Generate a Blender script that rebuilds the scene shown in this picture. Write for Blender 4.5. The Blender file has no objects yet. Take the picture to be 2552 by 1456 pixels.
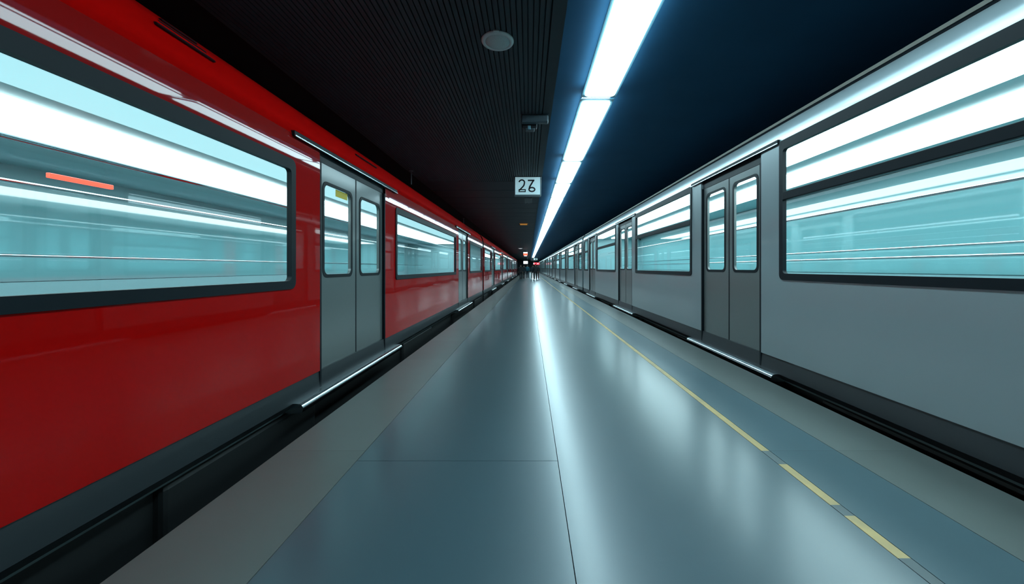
import bpy, bmesh, math, random
from mathutils import Vector
from mathutils.geometry import tessellate_polygon
random.seed(7)
S = bpy.context.scene
C = S.collection

# ------------------------------------------------------------------ materials
def mat(name, col, rough=0.5, metal=0.0, coat=0.0, coat_rough=0.05, emit=None, estr=0.0, coat_ior=1.5,
        spec=0.5, noise=0.0, nscale=4.0, rnoise=0.0, stretch=(1, 1, 1), bump=0.0, sample=True):
    m = bpy.data.materials.new(name); m.use_nodes = True
    nt = m.node_tree; b = nt.nodes['Principled BSDF']
    b.inputs['Base Color'].default_value = (*col, 1)
    b.inputs['Roughness'].default_value = rough
    b.inputs['Metallic'].default_value = metal
    b.inputs['Coat Weight'].default_value = coat
    b.inputs['Coat Roughness'].default_value = coat_rough; b.inputs['Coat IOR'].default_value = coat_ior
    b.inputs['Specular IOR Level'].default_value = spec
    if emit:
        b.inputs['Emission Color'].default_value = (*emit, 1)
        b.inputs['Emission Strength'].default_value = estr
    if noise or rnoise or bump:
        tc = nt.nodes.new('ShaderNodeTexCoord'); mp = nt.nodes.new('ShaderNodeMapping')
        mp.inputs['Scale'].default_value = stretch
        nz = nt.nodes.new('ShaderNodeTexNoise'); nz.inputs['Scale'].default_value = nscale; nz.inputs['Detail'].default_value = 4
        nt.links.new(tc.outputs['Object'], mp.inputs['Vector']); nt.links.new(mp.outputs['Vector'], nz.inputs['Vector'])
        if noise:
            mx = nt.nodes.new('ShaderNodeMix'); mx.data_type = 'RGBA'
            mx.inputs[6].default_value = tuple(c * (1 - noise) for c in col) + (1,)
            mx.inputs[7].default_value = tuple(min(1, c * (1 + noise)) for c in col) + (1,)
            nt.links.new(nz.outputs['Fac'], mx.inputs[0]); nt.links.new(mx.outputs[2], b.inputs['Base Color'])
        if rnoise:
            mr = nt.nodes.new('ShaderNodeMapRange')
            mr.inputs[3].default_value = max(0.02, rough - rnoise); mr.inputs[4].default_value = rough + rnoise
            nt.links.new(nz.outputs['Fac'], mr.inputs[0]); nt.links.new(mr.outputs[0], b.inputs['Roughness'])
        if bump:
            bp = nt.nodes.new('ShaderNodeBump'); bp.inputs['Strength'].default_value = bump; bp.inputs['Distance'].default_value = 0.01
            nt.links.new(nz.outputs['Fac'], bp.inputs['Height']); nt.links.new(bp.outputs[0], b.inputs['Normal'])
    return m

def tile_mat(name, col, rough, pitch, var, spec=0.5):
    """stone tiles of a length along the platform, each a slightly different tone, with thin joints"""
    m = mat(name, col, rough, spec=spec); nt = m.node_tree; b = nt.nodes['Principled BSDF']; N = nt.nodes.new; L = nt.links.new
    tc = N('ShaderNodeTexCoord'); sp = N('ShaderNodeSeparateXYZ'); L(tc.outputs['Object'], sp.inputs[0])
    dv = N('ShaderNodeMath'); dv.operation = 'DIVIDE'; dv.inputs[1].default_value = pitch; L(sp.outputs['Y'], dv.inputs[0])
    fl = N('ShaderNodeMath'); fl.operation = 'FLOOR'; L(dv.outputs[0], fl.inputs[0])
    wn = N('ShaderNodeTexWhiteNoise'); wn.noise_dimensions = '1D'; L(fl.outputs[0], wn.inputs['W'])
    nz = N('ShaderNodeTexNoise'); nz.inputs['Scale'].default_value = 3.5; nz.inputs['Detail'].default_value = 5; L(tc.outputs['Object'], nz.inputs['Vector'])
    av = N('ShaderNodeMath'); av.operation = 'ADD'; L(wn.outputs['Value'], av.inputs[0]); L(nz.outputs['Fac'], av.inputs[1])
    mr = N('ShaderNodeMapRange'); mr.inputs[2].default_value = 2; L(av.outputs[0], mr.inputs[0])
    mr.inputs[3].default_value = 1 - var; mr.inputs[4].default_value = 1 + var
    fr = N('ShaderNodeMath'); fr.operation = 'FRACT'; L(dv.outputs[0], fr.inputs[0])
    jn = N('ShaderNodeMath'); jn.operation = 'GREATER_THAN'; jn.inputs[1].default_value = 0.004 / pitch; L(fr.outputs[0], jn.inputs[0])
    jm = N('ShaderNodeMapRange'); jm.inputs[3].default_value = 0.55; L(jn.outputs[0], jm.inputs[0])
    mu = N('ShaderNodeMath'); mu.operation = 'MULTIPLY'; L(mr.outputs[0], mu.inputs[0]); L(jm.outputs[0], mu.inputs[1])
    vm = N('ShaderNodeVectorMath'); vm.operation = 'SCALE'; vm.inputs[0].default_value = col; L(mu.outputs[0], vm.inputs['Scale'])
    L(vm.outputs[0], b.inputs['Base Color'])
    return m

def glass(name, tint):
    m = bpy.data.materials.new(name); m.use_nodes = True; nt = m.node_tree; nt.nodes.clear(); N = nt.nodes.new; L = nt.links.new
    o = N('ShaderNodeOutputMaterial'); mx = N('ShaderNodeMixShader'); t = N('ShaderNodeBsdfTransparent'); g = N('ShaderNodeBsdfGlossy')
    lw = N('ShaderNodeLayerWeight'); lw.inputs['Blend'].default_value = .5      # Schlick: the same from both sides of the sheet
    pw = N('ShaderNodeMath'); pw.operation = 'POWER'; pw.inputs[1].default_value = 5; L(lw.outputs['Facing'], pw.inputs[0])
    f = N('ShaderNodeMapRange'); f.inputs[3].default_value = .05; f.inputs[4].default_value = .36; L(pw.outputs[0], f.inputs[0])
    t.inputs['Color'].default_value = (*tint, 1); g.inputs['Roughness'].default_value = 0.02; g.inputs['Color'].default_value = (.9, .95, 1, 1)
    L(f.outputs[0], mx.inputs[0]); L(t.outputs[0], mx.inputs[1]); L(g.outputs[0], mx.inputs[2]); L(mx.outputs[0], o.inputs[0])
    return m

M = {}
M['floor'] = mat('polished_floor', (.050, .098, .120), .36, noise=.08, nscale=1.3, spec=.8, coat=.6, coat_rough=.21, coat_ior=1.6, stretch=(1, .5, 1))
M['floor_edge'] = tile_mat('edge_stone', (.145, .165, .158), .34, 1.25, .14, .6)
M['floor_blue'] = tile_mat('polished_border_stone', (.072, .128, .155), .30, 1.25, .10, .6)
M['joint'] = mat('dark_joint', (.012, .014, .016), .8)
M['yellow'] = None
M['pit'] = mat('trackbed', (.012, .013, .014), .9, noise=.4, nscale=9)
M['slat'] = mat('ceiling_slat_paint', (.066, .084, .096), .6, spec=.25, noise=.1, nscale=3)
M['ceil_flat'] = mat('ceiling_panel_paint', (.045, .060, .072), .6, spec=.25, noise=.12, nscale=2)
M['ceil_blue'] = mat('ceiling_blue_paint', (.020, .080, .155), .7, spec=.08, noise=.15, nscale=1.5)
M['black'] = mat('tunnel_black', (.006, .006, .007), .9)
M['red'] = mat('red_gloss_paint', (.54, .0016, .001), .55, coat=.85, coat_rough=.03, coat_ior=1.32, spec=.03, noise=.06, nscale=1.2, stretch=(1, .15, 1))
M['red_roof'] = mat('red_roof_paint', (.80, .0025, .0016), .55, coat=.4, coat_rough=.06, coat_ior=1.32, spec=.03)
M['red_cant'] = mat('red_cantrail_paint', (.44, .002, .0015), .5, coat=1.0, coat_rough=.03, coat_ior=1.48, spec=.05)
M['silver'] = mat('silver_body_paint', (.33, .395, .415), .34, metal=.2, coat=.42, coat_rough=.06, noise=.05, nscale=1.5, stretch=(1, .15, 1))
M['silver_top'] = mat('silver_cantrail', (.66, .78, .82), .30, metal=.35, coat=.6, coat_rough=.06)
M['door_grey'] = mat('door_grey_paint', (.20, .225, .225), .34, metal=.3, coat=.35, coat_rough=.12)
M['skirt'] = mat('skirt_grey', (.034, .042, .048), .45, coat=.2)
M['rubber'] = mat('black_rubber', (.008, .013, .018), .45, spec=.22)
M['steel'] = mat('brushed_steel', (.62, .70, .74), .22, metal=1.0)
M['beige'] = mat('beige_gutter', (.28, .27, .23), .4)
M['under'] = mat('underframe_black', (.012, .014, .015), .6)
M['glass'] = glass('window_glass', (.80, .93, .95))
M['int_wall'] = mat('interior_cyan_panel', (.36, .62, .66), .4, coat=.3)
M['int_ceil'] = mat('interior_ceiling_panel', (.48, .74, .78), .4)
M['int_floor'] = mat('interior_floor', (.10, .14, .15), .6)
M['int_glass'] = mat('interior_window_glass', (.25, .57, .61), .05); M['int_glass'].node_tree.nodes['Principled BSDF'].inputs['IOR'].default_value = 2.5
M['seat'] = mat('seat_teal', (.08, .2, .23), .5)
M['chrome'] = mat('chrome_rail', (.8, .85, .88), .12, metal=1.0)
CY = (.78, .97, 1.0)
M['strip'] = mat('train_light_strip', (.9, .9, .9), .5, emit=(.80, .98, 1.0), estr=6.4)
M['strip_soft'] = mat('train_light_strip_soft', (.9, .9, .9), .5, emit=(.52, .90, .96), estr=.95)
M['diffuser'] = mat('light_diffuser', (.9, .95, 1), .4, emit=(.62, .92, 1.0), estr=11.5)
M['housing'] = mat('light_housing', (.20, .42, .52), .4)
M['red_led'] = mat('red_led', (.5, .02, .01), .4, emit=(1, .09, .05), estr=2.2)
M['yellow_label_glow'] = mat('yellow_label_glow', (.62, .52, .05), .5, emit=(.6, .5, .03), estr=.12)  # sticker is no lamp; a faint glow is added to its yellow
M['speaker'] = mat('speaker_white', (.82, .90, .88), .5)
M['speaker_grille'] = mat('speaker_grille', (.68, .78, .76), .6, noise=.2, nscale=180)
M['sign_face'] = mat('sign_face', (.5, .7, .75), .35, emit=(.50, .78, .86), estr=.42)
M['sign_frame'] = mat('sign_frame', (.13, .17, .19), .4)
M['ink'] = mat('black_ink', (.006, .007, .010), .5)
M['fixture'] = mat('fixture_blue_grey', (.055, .085, .105), .45, noise=.15, nscale=8, stretch=(.4, 1, 2))
M['fixture_dark'] = mat('fixture_dark', (.010, .014, .018), .5)
M['amber'] = mat('amber_panel', (.5, .25, .05), .5, emit=(1, .45, .10), estr=.28)
M['lit_white'] = mat('lit_white', (.9, .9, .9), .4, emit=(.85, .95, 1), estr=1.6)
M['lit_red'] = mat('lit_red', (.6, .02, .02), .4, emit=(1, .035, .06), estr=1.8)
M['lit_orange'] = mat('lit_orange_red', (.6, .06, .03), .4, emit=(1, .14, .07), estr=1.5)
M['grey_rod'] = mat('grey_rod', (.22, .24, .25), .5)
M['end_wall'] = mat('end_wall_paint', (.02, .03, .04), .7)
M['skin'] = mat('skin', (.40, .24, .17), .55)
def cloth(name, c): return mat(name, c, .85, noise=.15, nscale=30)
M['c_black'] = cloth('cloth_black', (.010, .012, .016)); M['c_navy'] = cloth('cloth_navy', (.010, .020, .032))
M['c_teal'] = cloth('cloth_teal', (.012, .115, .165)); M['c_maroon'] = cloth('cloth_maroon', (.055, .012, .016))
M['hair'] = mat('dark_hair', (.010, .008, .007), .6); M['eye'] = mat('eye_dark', (.02, .02, .02), .2)

# yellow inlay: worn into dashes along its length
def yellow():
    m = mat('yellow_inlay', (.60, .50, .20), .45); nt = m.node_tree; b = nt.nodes['Principled BSDF']; N = nt.nodes.new; L = nt.links.new
    tc = N('ShaderNodeTexCoord'); sp = N('ShaderNodeSeparateXYZ'); L(tc.outputs['Object'], sp.inputs[0])
    # dash gaps where the paint is worn off: at y<1.56, 1.86-1.93, 2.33-2.47
    last = None
    for a, e in ((.2, 1.575), (1.845, 1.93), (2.33, 2.50)):
        g = N('ShaderNodeMath'); g.operation = 'COMPARE'; g.inputs[1].default_value = (a + e) / 2; g.inputs[2].default_value = (e - a) / 2
        L(sp.outputs['Y'], g.inputs[0])
        if last is None: last = g
        else:
            x = N('ShaderNodeMath'); x.operation = 'MAXIMUM'; L(last.outputs[0], x.inputs[0]); L(g.outputs[0], x.inputs[1]); last = x
    nz = N('ShaderNodeTexNoise'); nz.inputs['Scale'].default_value = 6; L(tc.outputs['Object'], nz.inputs['Vector'])
    mr = N('ShaderNodeMapRange'); mr.inputs[1].default_value = .3; mr.inputs[2].default_value = .75; mr.inputs[3].default_value = 0; mr.inputs[4].default_value = .35
    L(nz.outputs['Fac'], mr.inputs[0])
    x = N('ShaderNodeMath'); x.operation = 'MAXIMUM'; L(last.outputs[0], x.inputs[0]); L(mr.outputs[0], x.inputs[1])
    mx = N('ShaderNodeMix'); mx.data_type = 'RGBA'; mx.inputs[6].default_value = (.66, .47, .20, 1); mx.inputs[7].default_value = (.13, .16, .17, 1)
    L(x.outputs[0], mx.inputs[0]); L(mx.outputs[2], b.inputs['Base Color'])
    return m
M['yellow'] = yellow()

# ------------------------------------------------------------------ helpers
def link(name, me, m, parent=None, loc=(0, 0, 0), smooth=False):
    o = bpy.data.objects.new(name, me); C.objects.link(o); o.location = loc
    if parent is not None: o.parent = parent
    if m is not None and not me.materials: me.materials.append(m)
    if smooth:
        for p in me.polygons: p.use_smooth = True
    return o
def mesh(name, v, f):
    me = bpy.data.meshes.new(name); me.from_pydata([tuple(p) for p in v], [], f)
    bm = bmesh.new(); bm.from_mesh(me); bmesh.ops.recalc_face_normals(bm, faces=bm.faces); bm.to_mesh(me); bm.free()
    return me
def box_me(name, a, b, bev=0.0):
    x0, y0, z0 = [min(p, q) for p, q in zip(a, b)]; x1, y1, z1 = [max(p, q) for p, q in zip(a, b)]
    me = bpy.data.meshes.new(name); bm = bmesh.new()
    vs = [bm.verts.new(p) for p in ((x0,y0,z0),(x1,y0,z0),(x1,y1,z0),(x0,y1,z0),(x0,y0,z1),(x1,y0,z1),(x1,y1,z1),(x0,y1,z1))]
    for f in ((0,3,2,1),(4,5,6,7),(0,1,5,4),(1,2,6,5),(2,3,7,6),(3,0,4,7)): bm.faces.new([vs[i] for i in f])
    if bev: bmesh.ops.bevel(bm, geom=bm.edges[:], offset=bev, segments=2, affect='EDGES', profile=.5)
    bm.to_mesh(me); bm.free(); return me
def rrect(a0, a1, b0, b1, r, n=5):
    pts = []
    for cx, cy, s in ((a1 - r, b1 - r, 0), (a0 + r, b1 - r, 90), (a0 + r, b0 + r, 180), (a1 - r, b0 + r, 270)):
        for k in range(n + 1):
            t = math.radians(s + 90 * k / n); pts.append((cx + r * math.cos(t), cy + r * math.sin(t)))
    return pts
def plate_me(name, outer, holes, d0, d1, to):
    """a plate: 2-D outline with holes, from depth d0 to d1; to(a, b, d) gives the 3-D point"""
    loops = [outer] + holes
    flat = [p for l in loops for p in l]
    tri = tessellate_polygon([[Vector((p[0], p[1], 0)) for p in l] for l in loops])
    n = len(flat)
    v = [to(p[0], p[1], d0) for p in flat] + [to(p[0], p[1], d1) for p in flat]
    f = [tuple(t) for t in tri] + [tuple(i + n for i in reversed(t)) for t in tri]
    k = 0
    for l in loops:
        m = len(l)
        for i in range(m): f.append((k + i, k + (i + 1) % m, n + k + (i + 1) % m, n + k + i))
        k += m
    return mesh(name, v, f)
def sheet_me(name, outer, d, to):
    return mesh(name, [to(p[0], p[1], d) for p in outer], [tuple(range(len(outer)))])
def ext_me(name, prof, y0, y1, to, close=False):
    """extrude an open or closed (a, b) profile along y"""
    n = len(prof); v = [to(a, y0, b) for a, b in prof] + [to(a, y1, b) for a, b in prof]; f = []
    for i in range(n if close else n - 1): f.append((i, (i + 1) % n, n + (i + 1) % n, n + i))
    if close:
        for t in tessellate_polygon([[Vector((p[0], p[1], 0)) for p in prof]]): f += [tuple(t), tuple(i + n for i in t)]
    return mesh(name, v, f)
def tube_me(name, pts, r, n=10):
    v, f = [], []
    pts = [Vector(p) for p in pts]
    for i, p in enumerate(pts):
        d = (pts[min(i + 1, len(pts) - 1)] - pts[max(i - 1, 0)]).normalized()
        a = d.cross(Vector((0, 0, 1)) if abs(d.z) < .9 else Vector((1, 0, 0))).normalized(); b = d.cross(a)
        for k in range(n):
            t = 2 * math.pi * k / n; v.append(p + (a * math.cos(t) + b * math.sin(t)) * r)
    for i in range(len(pts) - 1):
        for k in range(n): f.append((i*n+k, i*n+(k+1)%n, (i+1)*n+(k+1)%n, (i+1)*n+k))
    f += [tuple(range(n)), tuple(range((len(pts)-1)*n, len(pts)*n))]
    return mesh(name, v, f)
def lathe_me(name, prof, n=48):
    v, f = [], []
    for r, z in prof:
        for k in range(n):
            t = 2*math.pi*k/n; v.append((r*math.cos(t), r*math.sin(t), z))
    for i in range(len(prof)-1):
        for k in range(n): f.append((i*n+k, i*n+(k+1)%n, (i+1)*n+(k+1)%n, (i+1)*n+k))
    f += [tuple(range(n)), tuple(range((len(prof)-1)*n, len(prof)*n))]
    return mesh(name, v, f)
def thing(name, label, cat, loc=(0, 0, 0), group=None, rz=0):
    o = bpy.data.objects.new(name, None); C.objects.link(o); o.location = loc; o.rotation_euler.z = rz
    o.empty_display_size = .1
    o['label'] = label; o['category'] = cat
    if group: o['group'] = group
    return o
def struct(name, me, m, label=None):
    o = link(name, me, m); o['kind'] = 'structure'
    if label: o['label'] = label
    return o
def copy_tree(o, parent=None):
    c = o.copy(); C.objects.link(c)
    if parent is not None: c.parent = parent
    for ch in list(o.children): copy_tree(ch, c)
    return c

# ------------------------------------------------------------------ the setting
YN, YF = -6.0, 120.0          # the station runs along +Y
PL, PR = -1.63, 2.545         # platform edges
XYZ = lambda a, y, b: (a, y, b)
struct('floor', box_me('floor', (PL + .02, YN, -1.15), (PR - .02, YF, -.02)), M['joint'], 'platform slab with dark sides')
def slab(name, x0, x1, y0, y1, m, label): return struct(name, box_me(name, (x0, y0, -.03), (x1, y1, 0)), m, label)
slab('trim_1', PL, -1.073, YN, YF, M['floor_edge'], 'matt grey stone edge of the platform beside the red train')
slab('floor', -1.069, .178, YN, 2.368, M['floor'], 'polished grey platform floor')
slab('floor', -1.069, .178, 2.372, YF, M['floor'], 'polished grey platform floor')
slab('floor', .182, 1.522, YN, YF, M['floor'], 'polished grey platform floor under the ceiling lights')
slab('trim_2', 1.526, 1.578, YN, YF, M['yellow'], 'thin yellow warning line inlaid in the platform')
slab('trim_3', 1.582, 2.018, YN, YF, M['floor_blue'], 'polished border stone between the yellow line and the edge')
slab('trim_4', 2.022, PR, YN, YF, M['floor_edge'], 'matt grey stone edge of the platform beside the silver train')
struct('floor', box_me('floor_track', (-7.2, YN, -1.3), (8.2, YF + 2, -1.15)), M['pit'], 'dark track bed')
struct('wall_left', box_me('wall_left', (-7.2, YN, -1.15), (-7.0, YF + 2, 4.4)), M['black'])
struct('wall_right', box_me('wall_right', (8.0, YN, -1.15), (8.2, YF + 2, 4.4)), M['black'])
struct('wall_back', box_me('wall_back', (-7.2, YF, -1.15), (8.2, YF + .2, 4.4)), M['end_wall'])
struct('wall_front', box_me('wall_front', (-7.2, YN - .2, -1.15), (8.2, YN, 4.4)), M['black'])
CZ = 3.6
# ribbed part of the ceiling: one continuous folded sheet of narrow slats
prof = []; x = -3.0; p = .0545
while x < .20:
    prof += [(x, CZ), (x + p - .013, CZ), (x + p - .014, CZ + .045), (x + p, CZ + .045)]; x += p
prof += [(.22, CZ), (.35, CZ), (.36, CZ + .16)]
struct('ceiling', ext_me('ceiling', prof, YN, 10.6, XYZ), M['slat'], 'dark ribbed slat ceiling')
# beyond it, wide flat panels with cross joints
pv = []; y = 10.6
while y < YF:
    pv += [(y, CZ), (y + 1.17, CZ), (y + 1.17, CZ + .02), (y + 1.2, CZ + .02)]; y += 1.2
v = [(-3.0, a, b) for a, b in pv] + [(.35, a, b) for a, b in pv]; n = len(pv)
struct('ceiling', mesh('ceiling_panels', v, [(i, i+1, n+i+1, n+i) for i in range(n-1)]), M['ceil_flat'], 'dark flat ceiling panels with cross joints')
struct('trim_5', box_me('trim_5', (.34, 10.6, CZ), (.36, YF, CZ + .16)), M['ceil_flat'])
struct('ceiling', box_me('ceiling_recess', (.35, YN, CZ + .16), (8.2, YF + 2, CZ + .3)), M['ceil_blue'], 'smooth dark blue ceiling around the light panels')
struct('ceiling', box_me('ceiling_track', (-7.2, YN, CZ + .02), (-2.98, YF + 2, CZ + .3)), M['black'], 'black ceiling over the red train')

# ------------------------------------------------------------------ trains
def make_train(name, label, s, X0, P):
    """s: which way the train lies from the platform; u is the distance from its near side"""
    root = thing(name, label, 'train', (s * X0, 0, 0))
    T = lambda u, y, z: (s * u, y, z)
    side = lambda a, b, d: T(d, a, b)               # plate in the (y, z) plane
    W, L, pitch = P['W'], P['L'], P['pitch']
    hd, pil = P['hd'], P['pil']                     # half door opening, pillar between door and window
    wz0, wz1, dz1, top = P['wz0'], P['wz1'], P['dz1'], P['top']
    body, cant = M[P['body']], M[P['cant']]
    cache = {}
    def part(nm, key, build, m, parent=root, loc=(0, 0, 0), smooth=False, label=None):
        if key not in cache: cache[key] = build()
        o = link(nm, cache[key], m, parent, loc, smooth)
        if label: o['label'] = label
        return o
    # -- one door leaf pair, at y = 0 (shared meshes)
    def doors(yc, ymin):
        for sg in (-1, 1):
            ya, yb = sorted((sg * .012, sg * hd))
            wa, wb = ya + .10, yb - .10
            d = part('door', ('door', sg), lambda: plate_me('door', [(ya, .035), (yb, .035), (yb, dz1), (ya, dz1)],
                     [rrect(wa, wb, P['dwz0'], P['dwz1'], .07)], .035, .075, side), M['door_grey'], root, (0, yc, 0), label='grey sliding door leaf')
            part('door_window', ('doorglass', sg), lambda: sheet_me('door_window', rrect(wa - .01, wb + .01, P['dwz0'] - .01, P['dwz1'] + .01, .07), .052, side), M['glass'], d)
            part('window_seal', ('doorseal', sg), lambda: plate_me('window_seal', rrect(wa - .02, wb + .02, P['dwz0'] - .02, P['dwz1'] + .02, .08), [rrect(wa + .015, wb - .015, P['dwz0'] + .015, P['dwz1'] - .015, .06)], .030, .036, side), M['rubber'], d)
            ye = sg * (hd - .004)
            part('edge_seal', ('edge', sg), lambda: box_me('edge_seal', T(.0, ye, .04), T(.08, ye + sg * .028, dz1)), M['rubber'], d)
        part('door_seal', 'mid', lambda: box_me('door_seal', T(.033, -.013, .04), T(.07, .013, dz1)), M['rubber'], root, (0, yc, 0))
        part('door_header', 'head', lambda: box_me('door_header', T(.03, -hd - .02, dz1), T(.10, hd + .02, top)), M['fixture_dark'], root, (0, yc, 0))
        tr = part('door_track', 'track', lambda: box_me('door_track', T(-.022, -P['tr'], top - .02), T(.03, P['tr'], top + .025), .006), M['rubber'], root, (0, yc, 0))
        part('track_lip', 'lip', lambda: box_me('track_lip', T(-.030, -P['tr'], top - .026), T(-.020, P['tr'], top - .016)), M['steel'], tr)
        part('door_sill', 'sill', lambda: ext_me('door_sill', [(-.095 + .05 - .05*math.cos(t), -.012 + .045*math.sin(t)) for t in [math.pi*q/16 for q in range(0, 9)]] + [(.06, .033), (.06, -.05), (-.06, -.05), (-.085, -.04)], -P['tr'], P['tr'], T, True), M['steel'], root, (0, yc, 0), label='bright steel door sill')
    for ci in range(P['n']):
        y0 = P['y0'] + ci * pitch; at = (0, y0, 0)
        # roof and cantrail, full length of the carriage
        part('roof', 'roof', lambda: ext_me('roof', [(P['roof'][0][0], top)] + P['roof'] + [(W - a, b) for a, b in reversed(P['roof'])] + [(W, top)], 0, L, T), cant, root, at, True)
        part('far_wall', 'far', lambda: box_me('far_wall', T(W - .05, 0, .0), T(W, L, top)), M['int_wall'], root, at, label='pale cyan inner wall of the train')
        part('floor_pan', 'fl', lambda: box_me('floor_pan', T(.08, 0, -.06), T(W - .05, L, .0)), M['int_floor'], root, at)
        part('interior_ceiling', 'ic', lambda: box_me('interior_ceiling', T(.09, .02, P['iz']), T(W - .05, L - .02, P['iz'] + .04)), M['int_ceil'], root, at, label='pale cyan ceiling inside the train')
        for k, (u0, u1, mm) in enumerate(P['strips']):
            part('interior_light', ('strip', k), lambda: plate_me('interior_light', rrect(u0, u1, .5, L - .5, .06), [], P['iz'] - .03, P['iz'] - .002, lambda a, b, d: T(a, b, d)), M[mm], root, at, label='glowing white light strip along the train ceiling')
        for k, (u, z) in enumerate(P['rails']):
            part('grab_rail', ('rail', k), lambda: tube_me('grab_rail', [T(u, .3, z), T(u, L - .3, z)], .016, 8), M['chrome'], root, at, True, label='chrome grab rail inside the train')
        part('underframe', 'uf', lambda: box_me('underframe', T(.16, .1, -.55), T(W - .16, L - .1, -.06), .03), M['under'], root, at)
        for k in range(6):
            ya = .9 + k * (L - 2.6) / 5
            part('equipment_box', ('eq', k), lambda: box_me('equipment_box', T(.10, ya, -.52), T(.40, ya + 1.6 + .3 * (k % 2), -.08), .03), M['under'], root, at)
        for k, yb in enumerate((2.4, L - 2.4)):
            bg = part('bogie', ('bg', k), lambda: box_me('bogie', T(.45, yb - 1.3, -.85), T(W - .45, yb + 1.3, -.55), .05), M['under'], root, at)
            for j, (du, dy) in enumerate(((.7, -.9), (.7, .9), (W - .7, -.9), (W - .7, .9))):
                part('wheel', ('wh', k, j), lambda: tube_me('wheel', [T(du - .06, yb + dy, -.78), T(du + .06, yb + dy, -.78)], .37, 20), M['under'], bg)
        for k, ye in enumerate((.0, L - .04)):
            part('end_wall', ('end', k), lambda: plate_me('end_wall', [(.03, .03), (W - .03, .03), (W - .03, top), (W - .25, top + .3), (.25, top + .3), (.03, top)],
                 [], ye, ye + .04, lambda a, b, d: T(a, d, b)), M['int_wall'], root, at)
            part('end_cover', ('endc', k), lambda: box_me('end_cover', T(.04, ye + (-.02 if k == 0 else .041), .03), T(.30, ye + (-.001 if k == 0 else .06), top + .1)), M['rubber'], root, at)
        if ci < P['n'] - 1:
            part('gangway', 'gw', lambda: box_me('gangway', T(.25, L - .02, .0), T(W - .25, pitch + .02, 2.35), .04), M['rubber'], root, at, label='black gangway bellows between carriages')
        # skirt
        part('skirt', 'skirt', lambda: ext_me('skirt', [(.012, .2), (.0, .03), (.05, -.03), (.08, -.03), (.08, .2)], 0.0, L, T, True), M['skirt'], root, at, label='dark grey skirt under the body panels')
        dc = P['doors']
        for yc in dc: doors(y0 + yc, y0)
        # side panels between the doors
        edges = [0] + [q for yc in dc for q in (yc - hd - .026, yc + hd + .026)] + [L]
        for k in range(0, len(edges), 2):
            a, b = edges[k], edges[k + 1]
            wa = a + (pil if k else .28); wb = b - (pil if k + 2 < len(edges) else .28)
            sp = part('side_panel', ('sp', k), lambda: plate_me('side_panel', [(a, .2), (b, .2), (b, P.get('ptop', top)), (a, P.get('ptop', top))], [rrect(wa, wb, wz0, wz1, .05)], .0, .05, side), body, root, at, label=P['panel_label'])
            if P.get('cprof'):
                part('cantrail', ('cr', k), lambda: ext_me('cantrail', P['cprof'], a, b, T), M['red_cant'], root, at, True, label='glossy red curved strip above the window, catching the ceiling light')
            wf = part('window', ('wf', k), lambda: plate_me('window', rrect(wa - .02, wb + .02, wz0 - .015, wz1 + .015, .06), [rrect(wa + .04, wb - .04, wz0 + .055, wz1 - P['wtop'], .035)], -.012, .03, side), M['rubber'], root, at, label='dark rubber frame of a long train window')
            part('window_pane', ('wp', k), lambda: sheet_me('window_pane', rrect(wa + .02, wb - .02, wz0 + .03, wz1 - .04, .04), .010, side), M['glass'], wf)
            if P.get('transom'):
                t0, t1 = P['transom']
                part('transom_bar', ('tb', k), lambda: box_me('transom_bar', T(-.014, wa + .03, t0), T(.03, wb - .03, t1), .008), M['rubber'], wf, label='dark bar across the window below the hopper light')
            if P.get('stub_rail'):
                pass
        part('far_window', 'fw', lambda: plate_me('far_window', rrect(.6, L - .6, P['fz0'], P['fz1'], .08), [], W - .062, W - .05, side), M['int_glass'], root, at, label='long reflecting window on the far side of the train')
        if P.get('gutter'):
            u, z = P['gutter']
            part('gutter', 'gut', lambda: ext_me('gutter', [(u - .035, z - .012), (u + .03, z + .0), (u + .03, z + .03), (u - .03, z + .022)], 0, L, T, True), M['beige'], root, at, label='thin beige rain gutter')
            part('roof_seam', 'rs', lambda: ext_me('roof_seam', [(u - .052, z - .045), (u - .028, z - .012), (u - .01, z - .012), (u - .03, z - .045)], 0, L, T, True), M['rubber'], root, at)
    return root, T, side

# left: red train
ROOF_L = [(.0045, 2.36), (.035, 2.46), (.10, 2.62), (.22, 2.73), (.4, 2.82), (.9, 2.92)]
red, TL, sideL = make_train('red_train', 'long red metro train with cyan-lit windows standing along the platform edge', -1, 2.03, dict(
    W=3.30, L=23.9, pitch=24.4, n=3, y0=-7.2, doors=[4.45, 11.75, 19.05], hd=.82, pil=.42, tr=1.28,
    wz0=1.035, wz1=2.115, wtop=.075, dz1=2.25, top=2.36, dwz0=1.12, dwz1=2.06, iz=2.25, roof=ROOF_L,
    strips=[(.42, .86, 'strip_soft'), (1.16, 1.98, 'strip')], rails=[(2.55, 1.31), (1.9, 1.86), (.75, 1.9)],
    ptop=2.13, cprof=[(.15 * (q - 2.19) ** 2, q) for q in [2.13 + .23 * i / 16 for i in range(17)]], fz0=1.06, fz1=2.02, body='red', cant='red_roof', panel_label='glossy red body panel around a window'))
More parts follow.
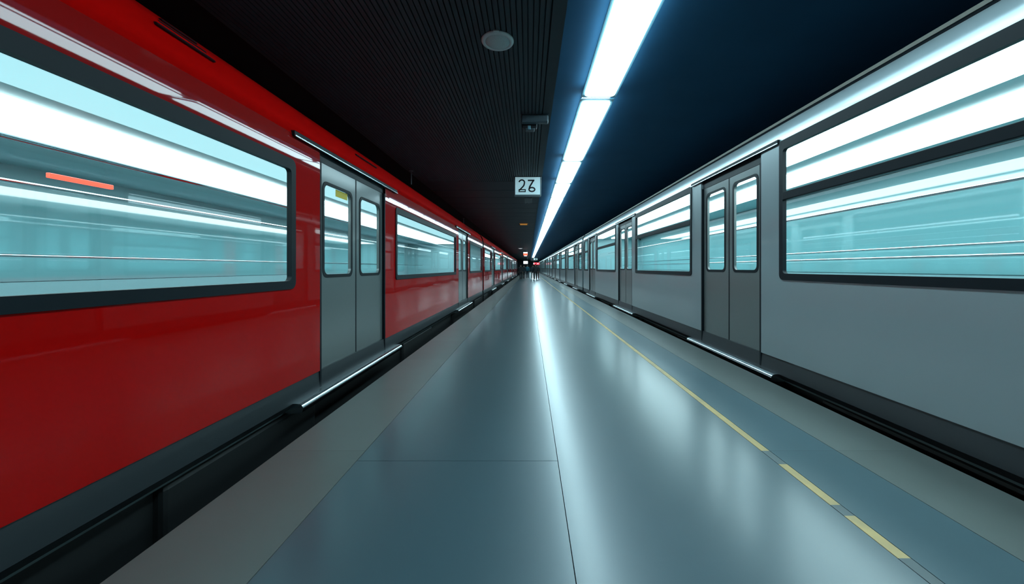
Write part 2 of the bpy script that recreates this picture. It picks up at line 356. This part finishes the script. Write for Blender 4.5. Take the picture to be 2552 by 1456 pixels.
# dark louvre slits in the red roof edge
def vent(yc, ln, n):
    for j in range(n):
        u, z = .075 + .035 * j, 2.58 + .042 * j
        o = link('roof_vent', ext_me('roof_vent', [(u - .012, z - .004), (u - .004, z + .010), (u + .012, z + .012), (u + .012, z - .006)], yc - ln / 2 + .05 * j, yc + ln / 2 - .03 * j, TL, True), M['rubber'], red)
        o['label'] = 'dark louvre slit in the red roof edge'
vent(2.35, .40, 3); vent(4.95, .62, 1); vent(13.4, 1.5, 2); vent(20.5, 1.5, 1)
o = link('display_panel', box_me('display_panel', TL(1.465, 2.78, 1.860), TL(1.495, 3.21, 1.896), .004), M['red_led'], red); o['label'] = 'small glowing red display hanging inside the train'
o = link('door_sticker', box_me('door_sticker', TL(.046, 4.10, 1.97), TL(.050, 4.36, 2.045)), M['yellow_label_glow'], red); o['label'] = 'yellow sticker on the door window'

# right: silver train
ROOF_R = [(.002, 2.66), (.010, 2.71), (.05, 2.78), (.12, 2.85), (.2, 2.92), (.36, 2.98), (.9, 3.06)]
silver, TR, sideR = make_train('silver_train', 'long silver-grey metro train with tall cyan-lit windows standing along the platform edge', 1, 2.75, dict(
    W=2.88, L=22.2, pitch=22.6, n=5, y0=-3.0, doors=[2.65, 8.3, 13.95, 19.6], hd=.76, pil=.36, tr=1.12,
    wz0=1.085, wz1=2.565, wtop=.085, dz1=2.45, top=2.585, dwz0=1.16, dwz1=2.34, iz=2.66, roof=ROOF_R,
    strips=[(.42, .90, 'strip'), (1.28, 1.94, 'strip')], rails=[(2.3, 1.47), (1.9, 1.33), (1.2, 1.92)],
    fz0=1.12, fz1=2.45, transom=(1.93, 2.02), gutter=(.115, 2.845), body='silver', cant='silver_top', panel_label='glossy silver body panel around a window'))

# rails the trains stand on
for x in (-2.73, -4.40, 3.45, 4.93):
    o = link('rail', ext_me('rail', [(x-.07, -1.15), (x+.07, -1.15), (x+.02, -1.12), (x+.036, -1.152+.0), (x-.036, -1.152), (x-.02, -1.12)][:2] + [(x+.036, -1.148), (x-.036, -1.148)], YN, YF, XYZ, True), M['under'])
    o['kind'] = 'structure'

# ------------------------------------------------------------------ ceiling light panels
def make_light(ln):
    r = bpy.data.objects.new('ceiling_light', None); C.objects.link(r)
    to = lambda a, b, d: (a, b, d)
    link('diffuser', plate_me('diffuser', rrect(-.208, .208, .06, ln - .06, .07), [], -.018, .075, to), M['diffuser'], r)
    f = link('frame', plate_me('frame', [(-.245, 0), (.245, 0), (.245, ln), (-.245, ln)], [rrect(-.21, .21, .057, ln - .057, .07)], .0, .014, to), M['housing'], r)
    link('mounting_plate', box_me('mounting_plate', (-.20, .02, .05), (.20, ln - .02, .125)), M['housing'], r)
    return r
LX = .99
protoA, protoB = make_light(3.16), make_light(2.22)
ys = [(-3.95, 'A'), (-.79, 'A'), (2.28, 'A'), (5.50, 'A'), (8.70, 'B'), (10.98, 'B'), (13.22, 'B'), (15.46, 'B')]
y = 17.70
while y < 116: ys.append((y, 'B')); y += 2.24
lab = {2: 'largest white ceiling light panel, cut off by the top of the photo', 3: 'second white ceiling light panel, next to the ceiling box fixture',
       4: 'third white ceiling light panel, just before the numbered sign', 5: 'fourth white ceiling light panel, level with the numbered sign',
       6: 'fifth white ceiling light panel, just past the numbered sign', 7: 'sixth white ceiling light panel counted from the top of the photo'}
usedA = usedB = False
for i, (y, k) in enumerate(ys):
    if i < 2: continue
    if k == 'A': r = protoA if not usedA else copy_tree(protoA); usedA = True
    else: r = protoB if not usedB else copy_tree(protoB); usedB = True
    r.location = (LX, y, CZ + .035)
    r['category'] = 'ceiling light'; r['group'] = 'ceiling light panels in one row' if i in lab else 'small ceiling light panels merging into a far strip'
    r['label'] = lab.get(i, 'small white ceiling light panel in the far strip merging toward the vanishing point')
for i in (0, 1):     # the row goes on overhead and behind the photographer
    r = copy_tree(protoA); r.location = (LX, ys[i][0], CZ + .035)
    r['category'] = 'ceiling light'; r['label'] = 'white ceiling light panel overhead, out of the frame'; r['group'] = 'ceiling light panels overhead'

# ------------------------------------------------------------------ things on the ceiling
t = thing('ceiling_speaker', 'round white ceiling speaker disc on the ribbed ceiling', 'speaker', (-.33, 4.02, CZ))
link('rim', lathe_me('rim', [(.172, .0), (.172, -.010), (.165, -.020), (.135, -.024), (.128, -.018)]), M['speaker'], t, smooth=True)
link('grille', lathe_me('grille', [(.130, -.016), (.128, -.021), (.06, -.026), (.005, -.027)]), M['speaker_grille'], t, smooth=True)
link('clip', box_me('clip', (-.03, -.185, -.016), (.03, -.165, 0), .004), M['speaker'], t)

t = thing('ceiling_box', 'dark blue-grey box fixture on the ribbed ceiling above the numbered sign', 'fixture', (.09, 6.0, CZ))
link('housing', box_me('housing', (-.21, -.06, -.005), (.215, .06, .0), .002), M['fixture'], t)
link('cover', box_me('cover', (-.21, -.055, -.125), (.215, .055, -.003), .022), M['fixture'], t)
b = link('bracket', box_me('bracket', (-.20, .06, -.17), (.04, .16, -.05), .02), M['fixture_dark'], t)
link('mount', box_me('mount', (-.11, .05, -.20), (-.06, .10, -.13), .012), M['housing'], b)
link('plate', box_me('plate', (-.15, .06, -.21), (-.0, .15, -.17), .01), M['fixture'], b)

# numbered sign: digits drawn as flat strokes
def stroke_me(name, strokes, to, d0, d1):
    v, f = [], []
    for pts, w, closed in strokes:
        n = len(pts); k = len(v)
        for i, p in enumerate(pts):
            q0 = pts[i-1] if (i or closed) else pts[i]; q1 = pts[(i+1) % n] if (i < n-1 or closed) else pts[i]
            e0 = Vector((p[0]-q0[0], p[1]-q0[1])); e1 = Vector((q1[0]-p[0], q1[1]-p[1]))
            e0 = e0.normalized() if e0.length else e1.normalized(); e1 = e1.normalized() if e1.length else e0
            n0 = Vector((-e0.y, e0.x)); n1 = Vector((-e1.y, e1.x)); m = n0 + n1
            m = m.normalized() if m.length > 1e-6 else n0
            h = w / 2 / max(.45, m.dot(n0))
            for sg in (1, -1):
                for d in (d0, d1): v.append(to(p[0] + sg*m.x*h, p[1] + sg*m.y*h, d))
        for i in range(n if closed else n - 1):
            a, b2 = k + 4*i, k + 4*((i+1) % n)
            f += [(a, b2, b2+2, a+2), (a+1, a+3, b2+3, b2+1), (a, a+1, b2+1, b2), (a+2, b2+2, b2+3, a+3)]
        if not closed:
            a = k; f.append((a, a+2, a+3, a+1)); a = k + 4*(n-1); f.append((a, a+1, a+3, a+2))
    return mesh(name, v, f)
SY = 10.0
t = thing('number_sign', 'white hanging sign with black number like 27 on the dark ceiling', 'sign', (0, SY, CZ))
px = lambda a, b: ((a / 14.56 + 1260 - 1318) * SY / 950, 1.2 + (668 - (b / 14.56 + 420)) * SY / 950 - CZ)   # reading off the photo once
xa, za = px(350, 950); xb, zb = px(1250, 318)
link('housing', box_me('housing', (xa - .022, .002, za - .040), (xb + .030, .12, zb + .012), .008), M['sign_frame'], t)
link('face', box_me('face', (xa, -.012, za), (xb, .004, zb)), M['sign_face'], t, )
to = lambda a, b, d: (px(a, b)[0], d, px(a, b)[1])
def arc(cx, cy, rx, ry, a0, a1, n): return [(cx + rx*math.cos(math.radians(a0 + (a1-a0)*i/n)), cy - ry*math.sin(math.radians(a0 + (a1-a0)*i/n))) for i in range(n+1)]
two = arc(590, 515, 98, 92, 172, -22, 14) + [(668, 610), (630, 665), (492, 805)]
o = link('digit', stroke_me('digit', [(two, 48, False), ([(490, 772), (716, 772), (716, 846), (490, 846)], 34, True)], to, -.020, -.011), M['ink'], t); o['label'] = 'black digit 2 with a boxed foot'
six = [(806, 440), (1012, 440)] + [(1000, 470), (880, 660)]
bowl = arc(955, 768, 104, 72, 0, 360, 28)[:-1]
o = link('digit', stroke_me('digit', [([(806, 438), (1046, 438)], 50, False), ([(1018, 430), (880, 660), (856, 750)], 54, False), (bowl, 50, True)], to, -.020, -.011), M['ink'], t); o['label'] = 'black digit, a 7 ending in a round loop'

t = thing('ceiling_vent', 'small ribbed vent on the ceiling just below the numbered sign', 'vent', (0, 13.4, CZ))
link('base', box_me('base', (-.16, -.55, -.02), (.12, .55, 0), .004), M['fixture_dark'], t)
for k in range(6): link('slat', box_me('slat', (-.14 + k*.043, -.52, -.055), (-.12 + k*.043, .52 - .08*(k % 3), -.015)), M['fixture'], t)

t = thing('amber_sign', 'dim amber glowing panel set in the dark ceiling', 'sign', (-.27, 20.6, CZ))
link('housing', box_me('housing', (-.27, -.04, -.10), (.24, .04, 0), .008), M['fixture_dark'], t)
link('face', box_me('face', (-.20, -.05, -.09), (.18, -.035, -.025), .004), M['amber'], t)
link('rim', box_me('rim', (-.24, -.048, -.022), (.22, -.036, -.008)), M['amber'], t)

def hanging(name, label, cat, loc, w, h, rods, faces, housing='fixture_dark'):
    t = thing(name, label, cat, loc)
    link('housing', box_me('housing', (-w/2, 0, -h/2), (w/2, .12, h/2), .01), M[housing], t)
    for i, (a, b, c, d, m) in enumerate(faces):
        link('face', box_me('face', (-w/2 + a*w, -.012 - .004*i, -h/2 + c*h), (-w/2 + b*w, .004, -h/2 + d*h), .004), M[m], t)
    for a in rods: link('hanger', tube_me('hanger', [(a*w, .06, h/2 - .02), (a*w, .06, CZ - loc[2])], .018, 8), M['grey_rod'], t)
    return t
hanging('platform_sign', 'lit sign, white on top and red below, hanging from the dark ceiling', 'sign', (-.44, 50, 3.01), .60, .56, (-.35, .35),
        [(.04, .96, .68, .97, 'lit_white'), (.04, .96, .22, .66, 'lit_orange'), (.2, .8, .03, .18, 'lit_white')])
hanging('white_sign', 'plain bright white sign hanging far down the platform above the people', 'sign', (-.72, 85, 2.42), 1.0, .66, (-.35, .35), [(.02, .98, .03, .97, 'lit_white')])
hanging('display_box', 'dark hanging box with a small lit clock display over the far people', 'display', (1.12, 78, 2.95), 1.45, .70, (-.4, .4), [(.40, .96, .30, .80, 'speaker')])
o = [c for c in bpy.data.objects if c.parent and c.parent.name == 'display_box']
dk = thing('display_dial', 'x', 'x'); bpy.data.objects.remove(dk)
link('dial', tube_me('dial', [(.28, -.02, .04), (.28, -.012, .04)], .12, 16), M['ink'], bpy.data.objects['display_box'])
hanging('red_sign', 'glowing red sign with white dots under the dark display box', 'sign', (1.52, 76, 2.05), 1.25, .44, (-.42, .42),
        [(.02, .98, .04, .96, 'lit_red'), (.02, .16, .30, .75, 'lit_white'), (.66, .80, .30, .75, 'lit_white')])
for (x, y, r, lb) in ((-1.02, 46, .30, 'small round white ceiling disc far off, next to the red train'), (-.55, 60, .34, 'small round white ceiling disc far off, below the red and white sign')):
    t = thing('ceiling_disc', lb, 'ceiling lamp', (x, y, CZ))
    link('rim', lathe_me('rim', [(r, 0), (r, -.03), (r*.8, -.06)], 24), M['speaker'], t, smooth=True)
    link('lens', lathe_me('lens', [(r*.78, -.055), (r*.5, -.075), (.01, -.08)], 24), M['lit_white'], t, smooth=True)
for (x, y, lb) in ((-2.90, 9.4, 'thin grey rod hanging from the black ceiling over the red train'), (-3.15, 18.4, 'second small grey rod hanging over the red train, further off')):
    t = thing('hanging_rod', lb, 'rod', (x, y, CZ))
    link('rod', tube_me('rod', [(0, 0, 0), (0, 0, -.34)], .016, 10), M['grey_rod'], t)
    link('base_plate', lathe_me('base_plate', [(.05, .0), (.05, -.012), (.02, -.02)], 16), M['grey_rod'], t)

# ------------------------------------------------------------------ people, far down the platform
def skin_obj(name, verts, edges, radii, m, parent, sub=2):
    me = bpy.data.meshes.new(name); me.from_pydata(verts, edges, [])
    o = bpy.data.objects.new(name, me); C.objects.link(o); o.parent = parent
    md = o.modifiers.new('Skin', 'SKIN'); md.use_smooth_shade = True
    for i, r in enumerate(radii): me.skin_vertices[0].data[i].radius = r if isinstance(r, tuple) else (r, r)
    me.skin_vertices[0].data[0].use_root = True
    o.modifiers.new('Sub', 'SUBSURF').levels = 1; o.modifiers['Sub'].render_levels = sub
    me.materials.append(m); return o
class Chain:
    def __init__(s): s.v, s.e, s.r = [], [], []
    def add(s, p, r, prev=None):
        s.v.append(p); s.r.append(r)
        if prev is not None: s.e.append((prev, len(s.v) - 1))
        return len(s.v) - 1
def person(label, loc, h, rz, stride, jacket, trousers, extra=None, lean=0.0, hood=False):
    t = thing('person', label, 'person', loc, 'people walking far down the platform', rz)
    k = h / 1.76; P = lambda x, y, z: (x*k, y*k, z*k)
    hipz = .93
    legs = []
    for sg in (-1, 1):
        st = stride * sg
        legs.append(((sg*.095, 0, .88), (sg*.10, st*.55 + .05, .50), (sg*.10, st - (.05 if st < 0 else 0), .095 + max(0, -st)*.12), (sg*.11, st + .16, .045)))
    arms = []
    for sg in (-1, 1):
        st = -stride * sg * .6
        arms.append(((sg*.185, lean*.5, 1.43), (sg*.245, lean*.5 - .03 + st*.4, 1.14), (sg*.25, lean*.4 + .06 + st, .90), (sg*.25, lean*.4 + .085 + st*1.05, .83)))
    c = Chain()
    p = c.add(P(0, 0, hipz), (.135*k, .10*k)); sp = c.add(P(0, lean*.3, 1.15), (.125*k, .09*k), p); ch = c.add(P(0, lean*.5, 1.36), (.15*k, .10*k), sp)
    nk = c.add(P(0, lean*.6, 1.50), .052*k, ch); hb = c.add(P(0, lean*.7 + .015, 1.575), .066*k, nk)
    hm = c.add(P(0, lean*.8 + .015, 1.655), (.078*k, .092*k), hb); c.add(P(0, lean*.8 + .005, 1.725), (.06*k, .07*k), hm)
    c.add(P(0, lean*.8 + .115, 1.635), .014*k, hm)                          # nose
    for sg in (-1, 1): c.add(P(sg*.083, lean*.8 + .0, 1.645), .018*k, hm)     # ears
    for l in legs:
        a = c.add(P(*l[0]), .085*k, p); b = c.add(P(*l[1]), .058*k, a); d = c.add(P(*l[2]), .040*k, b); c.add(P(*l[3]), (.040*k, .032*k), d)
    for sg, l in zip((-1, 1), arms):
        a = c.add(P(*l[0]), .055*k, ch); b = c.add(P(*l[1]), .042*k, a); d = c.add(P(*l[2]), .028*k, b); e = c.add(P(*l[3]), (.022*k, .036*k), d)
        hx, hy, hz = l[3]
        for i, (dy, ln) in enumerate(((-.030, .062), (-.010, .074), (.010, .078), (.030, .070))):
            f1 = c.add(P(hx, hy + dy, hz - .05), .0095*k, e); c.add(P(hx - sg*.018, hy + dy + .008, hz - .05 - ln*.8), .008*k, f1)
        th = c.add(P(hx - sg*.012, hy + .05, hz - .015), .010*k, e); c.add(P(hx - sg*.02, hy + .062, hz - .058), .008*k, th)
    skin_obj('body', c.v, c.e, c.r, M['skin'], t)
    c = Chain()                                                           # jacket over trunk and arms
    p = c.add(P(0, 0, .80), (.17*k, .135*k)); s0 = c.add(P(0, lean*.15, 1.02), (.16*k, .12*k), p); sp = c.add(P(0, lean*.3, 1.18), (.155*k, .115*k), s0); ch = c.add(P(0, lean*.5, 1.38), (.18*k, .13*k), sp)
    cl = c.add(P(0, lean*.6 - .012, 1.47), (.105*k, .085*k), ch); c.add(P(0, lean*.6 - .005, 1.545), (.066*k, .066*k), cl)
    for l in arms:
        a = c.add(P(*l[0]), .078*k, ch); b = c.add(P(*l[1]), .062*k, a); c.add(P(*[q + (0, 0, .02)[i] for i, q in enumerate(l[2])]), .048*k, b)
    o = skin_obj('jacket', c.v, c.e, c.r, jacket, t); 
    c = Chain(); p = c.add(P(0, 0, .90), (.13*k, .095*k))
    for l in legs:
        a = c.add(P(*l[0]), .10*k, p); b = c.add(P(*l[1]), .076*k, a); c.add(P(l[2][0], l[2][1], l[2][2] - .03), .060*k, b)
    skin_obj('trousers', c.v, c.e, c.r, trousers, t)
    for l in legs:
        c = Chain(); a = c.add(P(l[2][0], l[2][1] - .02, l[2][2] - .04), .048*k); b = c.add(P(l[2][0], l[2][1] + .09, l[2][2] - .055), (.05*k, .036*k), a); c.add(P(l[3][0], l[3][1] + .01, l[3][2] - .005), (.045*k, .030*k), b)
        skin_obj('shoe', c.v, c.e, c.r, M['c_black'], t)
    c = Chain(); a = c.add(P(0, lean*.8 - .045, 1.60), (.080*k, .055*k)); b = c.add(P(0, lean*.8 - .03, 1.69), (.090*k, .080*k), a); c.add(P(0, lean*.8 + .0, 1.745), (.075*k, .085*k), b)
    skin_obj('hair', c.v, c.e, c.r, M['hair'], t)
    for sg in (-1, 1):
        e = lathe_me('eye', [(.001, -.011*k), (.008*k, -.008*k), (.011*k, 0), (.008*k, .008*k), (.001, .011*k)], 10)
        link('eye', e, M['eye'], t, P(sg*.032, lean*.8 + .098, 1.665))
    if extra == 'backpack':
        bp = link('backpack', box_me('backpack', P(-.16, -.30, 1.0), P(.16, -.125, 1.45), .06*k), M['c_teal'], t, smooth=True)
        for sg in (-1, 1): link('strap', tube_me('strap', [P(sg*.11, -.16, 1.44), P(sg*.12, .0, 1.525), P(sg*.12, .12, 1.42), P(sg*.12, .12, 1.2)], .018*k, 8), M['c_black'], bp)
    return t
person('person in dark clothes walking beside the red train', (-.86, 40.6, 0), 1.55, .1, .20, M['c_black'], M['c_black'])
person('person in near-black coat half hidden beside the teal walker', (-.56, 42.2, 0), 1.50, -.1, -.18, M['c_navy'], M['c_black'])
person('person with a teal backpack and jacket walking at the platform centre', (-.18, 43.6, 0), 1.56, 0, .24, M['c_teal'], M['c_navy'], 'backpack')
person('dark-clothed person just past the bright floor streak, beside the larger figure', (.42, 40.8, 0), 1.52, .1, -.22, M['c_navy'], M['c_black'])
person('tall dark-clothed person below the glowing red sign', (.66, 38.6, 0), 1.60, 0, .18, M['c_black'], M['c_black'])
person('dark-clothed person with maroon trousers closest to the silver train', (.92, 40.4, 0), 1.53, -.15, .2, M['c_black'], M['c_maroon'])

# ------------------------------------------------------------------ world, camera
w = bpy.data.worlds.new('World'); S.world = w; w.use_nodes = True
w.node_tree.nodes['Background'].inputs[0].default_value = (.01, .016, .02, 1); w.node_tree.nodes['Background'].inputs[1].default_value = .05
cam = bpy.data.cameras.new('camera'); co = bpy.data.objects.new('camera', cam); C.objects.link(co); S.camera = co
co.location = (0, 0, 1.2); co.rotation_euler = (math.pi / 2, 0, 0)
cam.sensor_width = 36; cam.lens = 36 * 950 / 2552; cam.shift_x = -42 / 2552; cam.shift_y = -60 / 2552; cam.clip_end = 400; cam.clip_start = .05
S.view_settings.view_transform = 'Standard'; S.view_settings.look = 'None'; S.view_settings.exposure = 0; S.view_settings.gamma = 1
S.cycles.max_bounces = 5; S.cycles.diffuse_bounces = 2; S.cycles.glossy_bounces = 4; S.cycles.use_adaptive_sampling = True; S.cycles.adaptive_threshold = .12; S.cycles.adaptive_min_samples = 16; S.cycles.transparent_max_bounces = 10
S.cycles.caustics_reflective = False; S.cycles.caustics_refractive = False; S.cycles.sample_clamp_indirect = 6
